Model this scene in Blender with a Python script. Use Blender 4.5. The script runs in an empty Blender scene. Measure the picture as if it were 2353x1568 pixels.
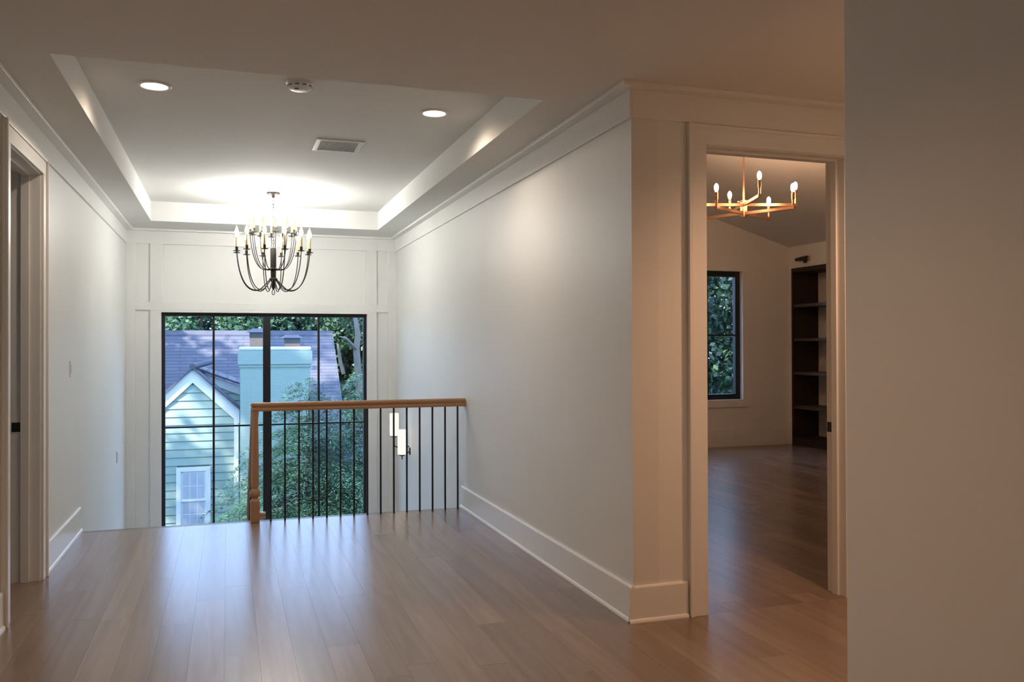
import bpy, math, random
import numpy as np
from mathutils import Vector, Matrix

scene = bpy.context.scene
COL = scene.collection

# ------------------------------------------------------------------ camera
F_PX, YAW, PITCH, ROLL, CAM_H = 1959.45, 0.3214, 0.0067, -0.0029, 1.4064
Fv = Vector((math.sin(YAW)*math.cos(PITCH), math.cos(YAW)*math.cos(PITCH), math.sin(PITCH)))
R0 = Vector((math.cos(YAW), -math.sin(YAW), 0))
U0 = R0.cross(Fv)
Rv = R0*math.cos(ROLL) + U0*math.sin(ROLL)
Uv = U0*math.cos(ROLL) - R0*math.sin(ROLL)
EYE = Vector((0, 0, CAM_H))
cd = bpy.data.cameras.new('camera')
cd.sensor_width = 36.0
cd.lens = F_PX/2353*36.0
cd.clip_start = 0.05
cd.clip_end = 300
cam = bpy.data.objects.new('camera', cd)
m = Matrix.Identity(4)
for i in range(3):
    m[i][0], m[i][1], m[i][2], m[i][3] = Rv[i], Uv[i], -Fv[i], EYE[i]
cam.matrix_world = m
COL.objects.link(cam)
scene.camera = cam

def ray(px, py):
    return Fv + Rv*((px-1176.5)/F_PX) - Uv*((py-784.0)/F_PX)
def onY(px, py, Y):
    d = ray(px, py); return EYE + d*(Y/d.y)
def onX(px, py, X):
    d = ray(px, py); return EYE + d*(X/d.x)
def onZ(px, py, Z):
    d = ray(px, py); return EYE + d*((Z-CAM_H)/d.z)

# ------------------------------------------------------------------ world, sun, exposure
SKY_STRENGTH = 2.8
SUN_STRENGTH = 9.0
w = bpy.data.worlds.new('sky'); scene.world = w; w.use_nodes = True
bg = w.node_tree.nodes['Background']
bg.inputs['Color'].default_value = (0.38, 0.60, 1.0, 1)
bg.inputs['Strength'].default_value = SKY_STRENGTH
sd = bpy.data.lights.new('sun', 'SUN'); sd.energy = SUN_STRENGTH; sd.angle = math.radians(1.2)
sd.color = (1.0, 0.95, 0.82)
sun = bpy.data.objects.new('sun', sd); COL.objects.link(sun)
SUN_DIR = Vector((-0.60, -0.45, 0.62)).normalized()      # towards the sun
sun.rotation_euler = SUN_DIR.to_track_quat('Z', 'Y').to_euler()
sun.location = (-20, 0, 30)
vs = scene.view_settings
vs.view_transform = 'Standard'; vs.look = 'None'; vs.gamma = 1.0; vs.exposure = 0.9
vs.use_curve_mapping = False
scene.cycles.max_bounces = 10
scene.cycles.diffuse_bounces = 6
scene.cycles.transparent_max_bounces = 16
scene.cycles.sample_clamp_indirect = 6.0

CHANDELIER_EMIT = 61.0
STUDY_EMIT = 105.0
CAN_TRAY_W = 24.0
CAN_HALL_W = 30.0
CAN_CORR_W = 52.0
SCONCE_EMIT = 0.62

# ------------------------------------------------------------------ materials
def new_mat(name):
    mt = bpy.data.materials.new(name); mt.use_nodes = True
    return mt, mt.node_tree.nodes, mt.node_tree.links, mt.node_tree.nodes['Principled BSDF']

def paint(name, col, rough=0.5, spec=0.5, var=0.02, bump=0.0, scale=6.0, metal=0.0, coat=0.0):
    mt, N, L, b = new_mat(name)
    tc = N.new('ShaderNodeNewGeometry')
    nz = N.new('ShaderNodeTexNoise'); nz.inputs['Scale'].default_value = scale; nz.inputs['Detail'].default_value = 3
    L.new(tc.outputs['Position'], nz.inputs['Vector'])
    mx = N.new('ShaderNodeMix'); mx.data_type = 'RGBA'
    mx.inputs[6].default_value = (*[c*(1-var) for c in col], 1)
    mx.inputs[7].default_value = (*[min(1, c*(1+var)) for c in col], 1)
    L.new(nz.outputs['Fac'], mx.inputs[0]); L.new(mx.outputs[2], b.inputs['Base Color'])
    b.inputs['Roughness'].default_value = rough
    b.inputs['Specular IOR Level'].default_value = spec
    b.inputs['Metallic'].default_value = metal
    b.inputs['Coat Weight'].default_value = coat
    if bump:
        n2 = N.new('ShaderNodeTexNoise'); n2.inputs['Scale'].default_value = 55; n2.inputs['Detail'].default_value = 2
        L.new(tc.outputs['Position'], n2.inputs['Vector'])
        bp = N.new('ShaderNodeBump'); bp.inputs['Strength'].default_value = bump; bp.inputs['Distance'].default_value = 0.004
        L.new(n2.outputs['Fac'], bp.inputs['Height']); L.new(bp.outputs['Normal'], b.inputs['Normal'])
    return mt

def emit(name, col, strength):
    mt = bpy.data.materials.new(name); mt.use_nodes = True
    N, L = mt.node_tree.nodes, mt.node_tree.links
    N.remove(N['Principled BSDF'])
    e = N.new('ShaderNodeEmission'); e.inputs['Color'].default_value = (*col, 1); e.inputs['Strength'].default_value = strength
    L.new(e.outputs[0], N['Material Output'].inputs['Surface'])
    return mt

def wood(name, c1, c2, rough=0.35, per_object=0.0, along='Y', spec=0.5, bump=0.05, gs=1.0):
    mt, N, L, b = new_mat(name)
    tc = N.new('ShaderNodeNewGeometry')
    oi = N.new('ShaderNodeObjectInfo')
    mp = N.new('ShaderNodeMapping')
    s = {'X': (1.2, 22, 22), 'Y': (22, 1.2, 22), 'Z': (22, 22, 1.2)}[along]
    mp.inputs['Scale'].default_value = tuple(v*gs for v in s)
    cm = N.new('ShaderNodeCombineXYZ')
    mul = N.new('ShaderNodeMath'); mul.operation = 'MULTIPLY'; mul.inputs[1].default_value = 37.0
    L.new(oi.outputs['Random'], mul.inputs[0])
    for i in range(3): L.new(mul.outputs[0], cm.inputs[i])
    ad = N.new('ShaderNodeVectorMath'); ad.operation = 'ADD'
    L.new(tc.outputs['Position'], ad.inputs[0]); L.new(cm.outputs[0], ad.inputs[1])
    L.new(ad.outputs[0], mp.inputs['Vector'])
    nz = N.new('ShaderNodeTexNoise'); nz.inputs['Scale'].default_value = 1.0
    nz.inputs['Detail'].default_value = 6; nz.inputs['Distortion'].default_value = 0.8
    L.new(mp.outputs[0], nz.inputs['Vector'])
    rp = N.new('ShaderNodeValToRGB')
    rp.color_ramp.elements[0].color = (*c1, 1); rp.color_ramp.elements[0].position = 0.3
    rp.color_ramp.elements[1].color = (*c2, 1); rp.color_ramp.elements[1].position = 0.7
    L.new(nz.outputs['Fac'], rp.inputs['Fac'])
    hs = N.new('ShaderNodeHueSaturation')
    mr = N.new('ShaderNodeMapRange'); mr.inputs['To Min'].default_value = 1-per_object; mr.inputs['To Max'].default_value = 1+per_object
    L.new(oi.outputs['Random'], mr.inputs['Value']); L.new(mr.outputs[0], hs.inputs['Value'])
    L.new(rp.outputs['Color'], hs.inputs['Color']); L.new(hs.outputs['Color'], b.inputs['Base Color'])
    r2 = N.new('ShaderNodeMapRange'); r2.inputs['To Min'].default_value = rough*0.95; r2.inputs['To Max'].default_value = rough*1.05
    L.new(nz.outputs['Fac'], r2.inputs['Value']); L.new(r2.outputs[0], b.inputs['Roughness'])
    b.inputs['Specular IOR Level'].default_value = spec
    bp = N.new('ShaderNodeBump'); bp.inputs['Strength'].default_value = bump; bp.inputs['Distance'].default_value = 0.002
    L.new(nz.outputs['Fac'], bp.inputs['Height']); L.new(bp.outputs['Normal'], b.inputs['Normal'])
    return mt

def glass(name, tint=(1, 1, 1), gloss=0.06):
    mt = bpy.data.materials.new(name); mt.use_nodes = True
    N, L = mt.node_tree.nodes, mt.node_tree.links
    N.remove(N['Principled BSDF'])
    t = N.new('ShaderNodeBsdfTransparent'); t.inputs['Color'].default_value = (*tint, 1)
    g = N.new('ShaderNodeBsdfGlossy'); g.inputs['Roughness'].default_value = 0.02
    f = N.new('ShaderNodeFresnel'); f.inputs['IOR'].default_value = 1.45
    mx = N.new('ShaderNodeMixShader')
    L.new(f.outputs[0], mx.inputs[0]); L.new(t.outputs[0], mx.inputs[1]); L.new(g.outputs[0], mx.inputs[2])
    L.new(mx.outputs[0], N['Material Output'].inputs['Surface'])
    return mt

def leafmat(name, c1, c2, c3=None, trans=0.35, scale=1.3):
    mt, N, L, b = new_mat(name)
    tc = N.new('ShaderNodeNewGeometry')
    nz = N.new('ShaderNodeTexNoise'); nz.inputs['Scale'].default_value = scale; nz.inputs['Detail'].default_value = 5
    L.new(tc.outputs['Position'], nz.inputs['Vector'])
    wn = N.new('ShaderNodeMath'); wn.operation = 'ADD'
    sc_ = N.new('ShaderNodeMath'); sc_.operation = 'MULTIPLY_ADD'; sc_.inputs[1].default_value = 0.5; sc_.inputs[2].default_value = -0.25
    L.new(tc.outputs['Random Per Island'], sc_.inputs[0])
    L.new(nz.outputs['Fac'], wn.inputs[0]); L.new(sc_.outputs[0], wn.inputs[1])
    rp = N.new('ShaderNodeValToRGB')
    rp.color_ramp.elements[0].color = (*c1, 1); rp.color_ramp.elements[0].position = 0.25
    rp.color_ramp.elements[1].color = (*c2, 1); rp.color_ramp.elements[1].position = 0.7
    if c3:
        e = rp.color_ramp.elements.new(0.92); e.color = (*c3, 1)
    L.new(wn.outputs[0], rp.inputs['Fac']); L.new(rp.outputs['Color'], b.inputs['Base Color'])
    b.inputs['Roughness'].default_value = 0.5
    tr = N.new('ShaderNodeBsdfTranslucent'); L.new(rp.outputs['Color'], tr.inputs['Color'])
    mx = N.new('ShaderNodeMixShader'); mx.inputs[0].default_value = trans
    L.new(b.outputs[0], mx.inputs[1]); L.new(tr.outputs[0], mx.inputs[2])
    L.new(mx.outputs[0], N['Material Output'].inputs['Surface'])
    return mt

def shingle(name, c1, c2, cw=0.30, ch=0.14):
    """asphalt shingles: courses follow world X and the slope's height"""
    mt, N, L, b = new_mat(name)
    tc = N.new('ShaderNodeNewGeometry')
    sp = N.new('ShaderNodeSeparateXYZ'); L.new(tc.outputs['Position'], sp.inputs[0])
    cb = N.new('ShaderNodeCombineXYZ')
    L.new(sp.outputs['X'], cb.inputs['X']); L.new(sp.outputs['Z'], cb.inputs['Y'])
    br = N.new('ShaderNodeTexBrick'); br.inputs['Scale'].default_value = 1.0
    br.inputs['Brick Width'].default_value = cw; br.inputs['Row Height'].default_value = ch
    br.inputs['Mortar Size'].default_value = 0.010; br.inputs['Bias'].default_value = 0.0
    br.inputs['Color1'].default_value = (*c1, 1); br.inputs['Color2'].default_value = (*c2, 1)
    br.inputs['Mortar'].default_value = (*[c*0.6 for c in c1], 1)
    L.new(cb.outputs[0], br.inputs['Vector'])
    L.new(br.outputs['Color'], b.inputs['Base Color'])
    b.inputs['Roughness'].default_value = 0.85
    return mt

def brickpaint(name, col):
    mt, N, L, b = new_mat(name)
    tc = N.new('ShaderNodeNewGeometry')
    sp = N.new('ShaderNodeSeparateXYZ'); L.new(tc.outputs['Position'], sp.inputs[0])
    cb = N.new('ShaderNodeCombineXYZ')
    a = N.new('ShaderNodeMath'); a.operation = 'ADD'
    L.new(sp.outputs['X'], a.inputs[0]); L.new(sp.outputs['Y'], a.inputs[1])
    L.new(a.outputs[0], cb.inputs['X']); L.new(sp.outputs['Z'], cb.inputs['Y'])
    br = N.new('ShaderNodeTexBrick'); br.inputs['Scale'].default_value = 1.0
    br.inputs['Brick Width'].default_value = 0.21; br.inputs['Row Height'].default_value = 0.073
    br.inputs['Mortar Size'].default_value = 0.006
    br.inputs['Color1'].default_value = (*col, 1); br.inputs['Color2'].default_value = (*[c*0.96 for c in col], 1)
    br.inputs['Mortar'].default_value = (*[c*0.93 for c in col], 1)
    L.new(cb.outputs[0], br.inputs['Vector'])
    L.new(br.outputs['Color'], b.inputs['Base Color'])
    bp = N.new('ShaderNodeBump'); bp.inputs['Strength'].default_value = 0.25; bp.inputs['Distance'].default_value = 0.006
    bp.invert = True
    L.new(br.outputs['Fac'], bp.inputs['Height']); L.new(bp.outputs['Normal'], b.inputs['Normal'])
    b.inputs['Roughness'].default_value = 0.7
    return mt

M = {
 'wall':   paint('wall_paint', (0.75, 0.755, 0.73), 0.47, 0.5, 0.012, 0.06),
 'wallm':  paint('wall_paint_matte', (0.80, 0.80, 0.77), 0.55, 0.4, 0.012, 0.06),
 'trim':   paint('trim_enamel', (0.81, 0.81, 0.785), 0.33, 0.5, 0.01),
 'ceil':   paint('ceiling_paint', (0.77, 0.765, 0.74), 0.85, 0.2, 0.01, 0.04),
 'black':  paint('black_metal', (0.012, 0.012, 0.013), 0.4, 0.5, 0.1),
 'bronze': paint('dark_bronze', (0.030, 0.024, 0.019), 0.42, 0.5, 0.25, metal=0.5),
 'iron':   paint('wrought_iron', (0.015, 0.014, 0.013), 0.5, 0.5, 0.2),
 'brass':  paint('brushed_brass', (0.78, 0.47, 0.29), 0.32, 0.5, 0.05, metal=1.0),
 'candle': paint('candle_sleeve', (0.34, 0.26, 0.10), 0.5, 0.4, 0.05),
 'white':  paint('white_plastic', (0.78, 0.78, 0.77), 0.4, 0.5, 0.01),
 'floor':  wood('oak_floor', (0.205, 0.146, 0.108), (0.25, 0.181, 0.136), 0.25, 0.17, 'Y', 0.6, 0.0, 0.8),
 'sub':    paint('subfloor', (0.10, 0.065, 0.045), 0.8, 0.2, 0.1),
 'rail':   wood('oak_rail', (0.40, 0.22, 0.118), (0.50, 0.29, 0.162), 0.34, 0.0, 'X', 0.5, 0.03),
 'railz':  wood('oak_newel', (0.40, 0.22, 0.118), (0.50, 0.29, 0.162), 0.34, 0.0, 'Z', 0.5, 0.03),
 'walnut': wood('walnut_shelving', (0.020, 0.011, 0.007), (0.036, 0.020, 0.012), 0.5, 0.0, 'Z', 0.4, 0.03),
 'shelf':  wood('walnut_shelf', (0.055, 0.035, 0.025), (0.09, 0.055, 0.038), 0.38, 0.0, 'Y', 0.5, 0.03),
 'glass':  glass('window_glass'),
 'bulb_w': emit('lit_candle_bulb', (1.0, 0.965, 0.92), CHANDELIER_EMIT),
 'bulb_o': emit('lit_amber_bulb', (1.0, 0.58, 0.34), STUDY_EMIT),
 'can':    emit('downlight_lens', (1.0, 0.80, 0.62), 6.0),
 'shade':  emit('lit_opal_shade', (1.0, 0.93, 0.80), SCONCE_EMIT),
 'siding': paint('sage_siding', (0.25, 0.335, 0.30), 0.6, 0.3, 0.06, scale=2.0),
 'ehwhite':paint('exterior_white', (0.58, 0.60, 0.60), 0.5, 0.4, 0.03),
 'roof':   shingle('asphalt_shingles', (0.078, 0.082, 0.115), (0.098, 0.103, 0.14), 0.9, 0.092),
 'ridge':  paint('ridge_cap', (0.085, 0.088, 0.12), 0.85, 0.2, 0.15, scale=3),
 'brick':  brickpaint('painted_brick', (0.25, 0.335, 0.30)),
 'clay':   paint('clay_flue', (0.36, 0.22, 0.15), 0.8, 0.2, 0.1),
 'mesh':   paint('cap_mesh', (0.09, 0.09, 0.10), 0.5, 0.4, 0.2, metal=0.6),
 'capm':   paint('cap_metal', (0.10, 0.10, 0.125), 0.4, 0.5, 0.1, metal=0.5),
 'curtain_refl':paint('curtain_reflection_pane', (0.36, 0.38, 0.45), 0.15, 0.5, 0.15, scale=4),  # opaque pane: curtain and glass reflection put into one bluish colour
 'bark':   paint('bark', (0.07, 0.055, 0.045), 0.9, 0.2, 0.3, scale=5),
 'barkp':  paint('pale_bark', (0.21, 0.19, 0.165), 0.9, 0.2, 0.3, scale=5),
 'leaf':   leafmat('broad_leaves', (0.030, 0.075, 0.045), (0.065, 0.15, 0.075), (0.22, 0.30, 0.10)),
 'leafd':  leafmat('dark_leaves', (0.022, 0.06, 0.04), (0.05, 0.12, 0.07), (0.12, 0.20, 0.09)),
 'hem':    leafmat('hemlock_needles', (0.020, 0.066, 0.050), (0.058, 0.145, 0.095), (0.12, 0.23, 0.13), 0.2, 1.6),
 'leafs':  leafmat('shaded_leaves', (0.006, 0.022, 0.016), (0.018, 0.05, 0.028), (0.16, 0.22, 0.06)),  # shade put into the darkened leaf colour, bright specks painted as highlights
 'duct':   paint('duct_grey', (0.30, 0.27, 0.24), 0.7, 0.3, 0.05),
 'lawn':   paint('lawn', (0.05, 0.085, 0.03), 0.9, 0.1, 0.4, scale=1.5),
}

# ------------------------------------------------------------------ helpers
class MB:
    def __init__(s): s.v, s.f = [], []
    def add(s, v, f):
        o = len(s.v); s.v += [tuple(p) for p in v]; s.f += [tuple(i+o for i in q) for q in f]; return s
    def box(s, x0, x1, y0, y1, z0, z1):
        return s.add([(x0,y0,z0),(x1,y0,z0),(x1,y1,z0),(x0,y1,z0),(x0,y0,z1),(x1,y0,z1),(x1,y1,z1),(x0,y1,z1)],
                     [(0,3,2,1),(4,5,6,7),(0,1,5,4),(1,2,6,5),(2,3,7,6),(3,0,4,7)])
    def prism(s, poly, d):
        """poly: list of 3-D points, extruded by vector d"""
        n = len(poly); d = Vector(d)
        v = [Vector(p) for p in poly]; v2 = [p+d for p in v]
        return s.add(v+v2, [tuple(range(n))[::-1], tuple(range(n, 2*n))] + [(i,(i+1)%n,n+(i+1)%n,n+i) for i in range(n)])
    def lathe(s, prof, c=(0,0,0), seg=16, caps=True):
        """prof: list of (radius, z)"""
        v, f = [], []
        for r, z in prof:
            for k in range(seg):
                a = 2*math.pi*k/seg
                v.append((c[0]+r*math.cos(a), c[1]+r*math.sin(a), c[2]+z))
        for i in range(len(prof)-1):
            for k in range(seg):
                f.append((i*seg+k, i*seg+(k+1)%seg, (i+1)*seg+(k+1)%seg, (i+1)*seg+k))
        n = (len(prof)-1)*seg
        if caps:
            f.append(tuple(range(seg))[::-1]); f.append(tuple(n+k for k in range(seg)))
        return s.add(v, f)
    def tube(s, pts, r, seg=8, closed=False):
        pts = [Vector(p) for p in pts]; n = len(pts)
        rr = r if isinstance(r, (list, tuple)) else [r]*n
        v, f = [], []; up = None
        for i, p in enumerate(pts):
            if closed: t = (pts[(i+1) % n]-pts[i-1])
            else: t = pts[min(i+1, n-1)]-pts[max(i-1, 0)]
            t.normalize()
            if up is None:
                up = Vector((0,0,1)) if abs(t.z) < .9 else Vector((1,0,0))
            a = up - t*up.dot(t)
            if a.length < 1e-5: a = Vector((0,1,0)) - t*t.y
            a.normalize(); b = t.cross(a); up = a
            for k in range(seg):
                an = 2*math.pi*k/seg
                v.append(p + (a*math.cos(an)+b*math.sin(an))*rr[i])
        m = n if closed else n-1
        for i in range(m):
            j = (i+1) % n
            for k in range(seg):
                f.append((i*seg+k, i*seg+(k+1)%seg, j*seg+(k+1)%seg, j*seg+k))
        if not closed:
            f.append(tuple(range(seg))[::-1]); f.append(tuple((n-1)*seg+k for k in range(seg)))
        return s.add(v, f)
    def build(s, name, mat, parent=None, smooth=False, bevel=0.0, local=None):
        me = bpy.data.meshes.new(name); me.from_pydata(s.v, [], s.f); me.update()
        return link(name, me, mat, parent, smooth, bevel)

def link(name, me, mat, parent=None, smooth=False, bevel=0.0):
    if mat is not None and not me.materials: me.materials.append(M[mat] if isinstance(mat, str) else mat)
    o = bpy.data.objects.new(name, me); COL.objects.link(o)
    if parent is not None:
        o.parent = parent; o.matrix_parent_inverse = Matrix.Translation(-Vector(parent.location))
    if smooth:
        me.polygons.foreach_set('use_smooth', [True]*len(me.polygons))
        try: me.set_sharp_from_angle(angle=math.radians(40))
        except Exception: pass
    if bevel:
        md = o.modifiers.new('edge', 'BEVEL'); md.width = bevel; md.segments = 2; md.limit_method = 'ANGLE'
    return o

def empty(name, loc=(0,0,0), label=None, cat=None, group=None, kind=None):
    o = bpy.data.objects.new(name, None); o.location = loc; o.empty_display_size = 0.1
    COL.objects.link(o); return tag(o, label, cat, group, kind)
def tag(o, label=None, cat=None, group=None, kind=None):
    if label: o['label'] = label
    if cat: o['category'] = cat
    if group: o['group'] = group
    if kind: o['kind'] = kind
    return o
def struct(o, label=None, cat=None): return tag(o, label, cat, None, 'structure')
def copy_part(src, parent, loc=None):
    c = src.copy(); COL.objects.link(c); c.parent = parent
    c.matrix_parent_inverse = Matrix.Translation(-Vector(parent.location))
    if loc is not None: c.location = loc
    return c

def holes(mb, a0, a1, b0, b1, ops, put):
    """fill rectangle a x b leaving the openings (a0,a1,b0,b1) free; put(a0,a1,b0,b1) adds a box"""
    As = sorted({a0, a1, *[v for o in ops for v in o[:2] if a0 < v < a1]})
    for i in range(len(As)-1):
        u0, u1 = As[i], As[i+1]; mid = (u0+u1)/2
        cuts = sorted([o for o in ops if o[0] < mid < o[1]], key=lambda o: o[2])
        z = b0
        for o in cuts:
            if o[2] > z: put(u0, u1, z, min(o[2], b1))
            z = max(z, o[3])
        if z < b1: put(u0, u1, z, b1)

# ------------------------------------------------------------------ dimensions
XR, XL, YD, YE, YF, H, TZ = 1.955, -1.082, 3.933, 7.261, 10.372, 2.74, 2.947
TX0, TX1, TY0, TY1 = -0.766, 1.618, 4.313, 9.677
WT = 0.15
LOW = -3.1
FZ, CRZ, CRW = 2.575, 2.718, 0.079
BH = 0.186
YB = -2.6                     # wall behind the camera
YN = 2.35                     # end of the near right wall
D1 = (2.38, 3.275, 2.465)     # study doorway x0, x1, head
D2 = (4.97, 5.80, 2.465)      # left doorway y0, y1, head
W1 = (-0.718, 1.603, -0.80, 1.807)
W2 = (5.80, 6.875, 0.656, 2.457)
W3 = (-4.7, -3.3, 0.7, 2.3)
SXR, SXB = 7.65, 8.08         # study right wall plane, back of the bookcase

# ------------------------------------------------------------------ structure: walls
def wall_x(x0, x1, y0, y1, z0, z1, ops=()):
    mb = MB(); holes(mb, y0, y1, z0, z1, ops, lambda a,b,c,d: mb.box(x0, x1, a, b, c, d)); return mb
def wall_y(y0, y1, x0, x1, z0, z1, ops=()):
    mb = MB(); holes(mb, x0, x1, z0, z1, ops, lambda a,b,c,d: mb.box(a, b, y0, y1, c, d)); return mb

wl = wall_x(XL-WT, XL, YB, YF, 0, H, [(D2[0], D2[1], 0, D2[2])]); wl.box(XL-WT, XL, YE-.2, YF, LOW, 0)
wl = struct(wl.build('wall_left', 'wall'), 'glossy off-white left wall of the stair hall', 'wall')
wr = wall_x(XR, XR+WT, YD, YF, 0, H+1.0); wr.box(XR, XR+WT, YE-.2, YF, LOW, 0)
wr = struct(wr.build('wall_right', 'wall'), 'glossy off-white right wall reflecting the window beside the railing', 'wall')
wd = wall_y(YD, YD+WT, XR+WT, SXB+.1, 0, 3.8, [(D1[0], D1[1], 0, D1[2])])
wd = struct(wd.build('wall_doorway', 'wallm'), 'warm lit wall around the study doorway', 'wall')
wn = MB().box(XR, XR+WT, YB, YN, 0, H)
wn = struct(wn.build('wall_near', 'wallm', bevel=0.004), 'plain near wall filling the right edge of the view', 'wall')
wc = MB().box(XR+WT, 6.0, YN-WT, YN, 0, H); wc.box(6.0, 6.15, YN-WT, YD, 0, H)
struct(wc.build('wall_corridor', 'wallm'), 'corridor wall opposite the study doorway', 'wall')
struct(MB().box(XL-WT, XR+WT, YB-WT, YB, 0, H).build('wall_behind', 'wallm'), 'hall end wall behind the viewpoint', 'wall')
wf = wall_y(YF, YF+.2, -5.15, SXB+.1, LOW-.5, 4.2, [(*W1[:2], *W1[2:]), W2, W3])
wf = struct(wf.build('wall_far', 'wallm'), 'panelled far wall around the tall stair window', 'wall')
struct(MB().box(XL-WT, XR+WT, YE-.2, YE-.05, LOW, -.25).build('wall_under_landing', 'wallm'), 'stairwell wall under the landing edge', 'wall')
ws = wall_x(SXR, SXB, YD+WT, YF, 0, 2.9, [(7.9, 10.285, 0, 2.51)]); ws.box(SXB+.001, SXB+.1, YD+WT, YF, 0, 2.9)
ws = struct(ws.build('wall_study_right', 'wallm'), 'study wall holding the built-in bookcase', 'wall')
wq = MB().box(-5.15, -5.0, 3.0, YF, 0, H).box(-5.0, XL-WT, 3.0, 3.15, 0, H)
struct(wq.build('wall_side_room', 'wallm'), 'walls of the room beyond the left doorway', 'wall')

# ceilings
cb = MB()
holes(cb, XL-WT, XR+WT, YB-WT, YF, [(TX0, TX1, TY0, TY1)], lambda a,b,c,d: cb.box(a, b, c, d, H, TZ))
cb.box(XL-WT, XR+WT, YB-WT, YF, TZ, TZ+.12)
ceil = struct(cb.build('ceiling', 'ceil'), 'off-white ceiling with a recessed tray over the stairwell', 'ceiling')
struct(MB().box(XR+WT, 6.15, YN-WT, YD, H, H+.12).build('ceiling_corridor', 'ceil'), 'low corridor ceiling before the study doorway', 'ceiling')
struct(MB().box(-5.15, XL-WT, 3.0, YF, H, H+.12).build('ceiling_side_room', 'ceil'), 'ceiling of the room beyond the left doorway', 'ceiling')
cs = MB()
xm, zr, ze = (XR+WT+SXR)/2, 3.66, 2.82
cs.prism([(XR+WT, YD, ze), (xm, YD, zr), (xm, YD, zr+.12), (XR+WT, YD, ze+.12)], (0, YF-YD, 0))
cs.prism([(xm, YD, zr), (SXB+.1, YD, ze-(SXB+.1-SXR)*.30), (SXB+.1, YD, ze+.12), (xm, YD, zr+.12)], (0, YF-YD, 0))
struct(cs.build('ceiling_study', 'ceil'), 'sloping vaulted study ceiling above the brass chandelier', 'ceiling')

# floor: slabs with separate boards
fl = MB().box(XL-WT, XR, YB, YE-.04, -.25, -.014)
fl.box(XR, 6.15, YN-WT, YD+WT, -.25, -.014)
fl.box(XR+WT, SXB+.1, YD+WT, YF, -.25, -.014)
fl.box(-5.0, XL-WT, 3.0, YF, -.25, -.014)
fl.box(XR, XR+WT, YB, YN, -.25, -.014)
floor = struct(fl.build('floor', 'sub'), 'satin oak plank floor of the hall and study', 'floor')
unit = MB().box(0, 1, 0, 1, -1, 0)
ume = bpy.data.meshes.new('floor_plank'); ume.from_pydata(unit.v, [], unit.f); ume.materials.append(M['floor'])
rng = random.Random(4)
PW = 0.152
def planks(x0, x1, y0, y1, lo=0.9, hi=2.2, pw=PW):
    x = x0
    while x < x1-0.01:
        xe = min(x+pw, x1)
        y = y0 - rng.uniform(0, hi*0.8)
        while y < y1-0.001:
            yn = y + rng.uniform(lo, hi)
            if y1-yn < .35: yn = y1
            a, b = max(y, y0), min(yn, y1)
            if b-a > .02:
                o = bpy.data.objects.new('floor_plank', ume); COL.objects.link(o)
                o.location = (x+.0003, a+.0003, -rng.uniform(0, .0003)); o.scale = (xe-x-.0006, b-a-.0006, .0135)
                o.parent = floor
            y = yn
        x = xe
planks(XL, XR, 2.0, YE-.09)
planks(XR, 5.2, YN, YD+.0)
planks(D1[0], D1[1], YD, YD+WT, 1, 2)
planks(XR+WT, SXR, YD+WT, YF, 1.6, 3.2)
# boards behind the viewpoint and in the side room are wide sheets of the same flooring
MB().box(XL, XR, YB, 2.0, -.0135, 0).build('floor_sheet', 'floor', floor)
MB().box(-5.0, XL-WT, 3.15, YF, -.0135, 0).build('floor_sheet', 'floor', floor)
MB().box(XL-WT, XL, D2[0], D2[1], -.0135, 0).build('floor_sheet', 'floor', floor)
# landing nosing
nos = MB()
prof = [(YE-.09, -.014), (YE-.09, 0), (YE-.012, 0), (YE-.003, -.005), (YE, -.014), (YE-.003, -.023), (YE-.012, -.028), (YE-.05, -.028), (YE-.05, -.014)]
nos.prism([(XL, y, z) for y, z in prof], (XR-XL, 0, 0))
nos.build('landing_nosing', 'floor', floor, True)
struct(MB().box(XL-WT, XR+WT, YE-.2, YF, LOW-.2, LOW).build('floor_lower', 'floor'), 'lower hall floor at the foot of the stairwell', 'floor')

# ------------------------------------------------------------------ trim: crown, frieze, baseboards
def trim(n, mb, label, parent=None, mat='trim', bevel=0.0015):
    return struct(mb.build('trim_%d' % n, mat, parent, bevel=bevel), label, 'trim')
trim(1, MB().box(XL, XL+.015, YB, YF-.015, FZ, CRZ), 'flat frieze board along the left wall')
trim(2, MB().box(XR-.015, XR, YD-.015, YF-.015, FZ, CRZ), 'flat frieze board along the right wall')
trim(3, MB().box(XR, 6.0, YD-.015, YD, FZ, CRZ), 'flat frieze board above the study doorway')
trim(4, MB().box(XL, XR, YF-.0225, YF, FZ, CRZ), 'flat frieze board across the far wall')
trim(5, MB().box(XL, XL+CRW, YB, YF-CRW, CRZ, H), 'crown board along the left wall')
trim(6, MB().box(XR-CRW, XR, YD-CRW, YF-CRW, CRZ, H), 'crown board along the right wall')
trim(7, MB().box(XR, 6.0, YD-CRW, YD, CRZ, H), 'crown board above the study doorway')
trim(8, MB().box(XL, XR, YF-CRW, YF, CRZ, H), 'crown board across the far wall')

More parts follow.
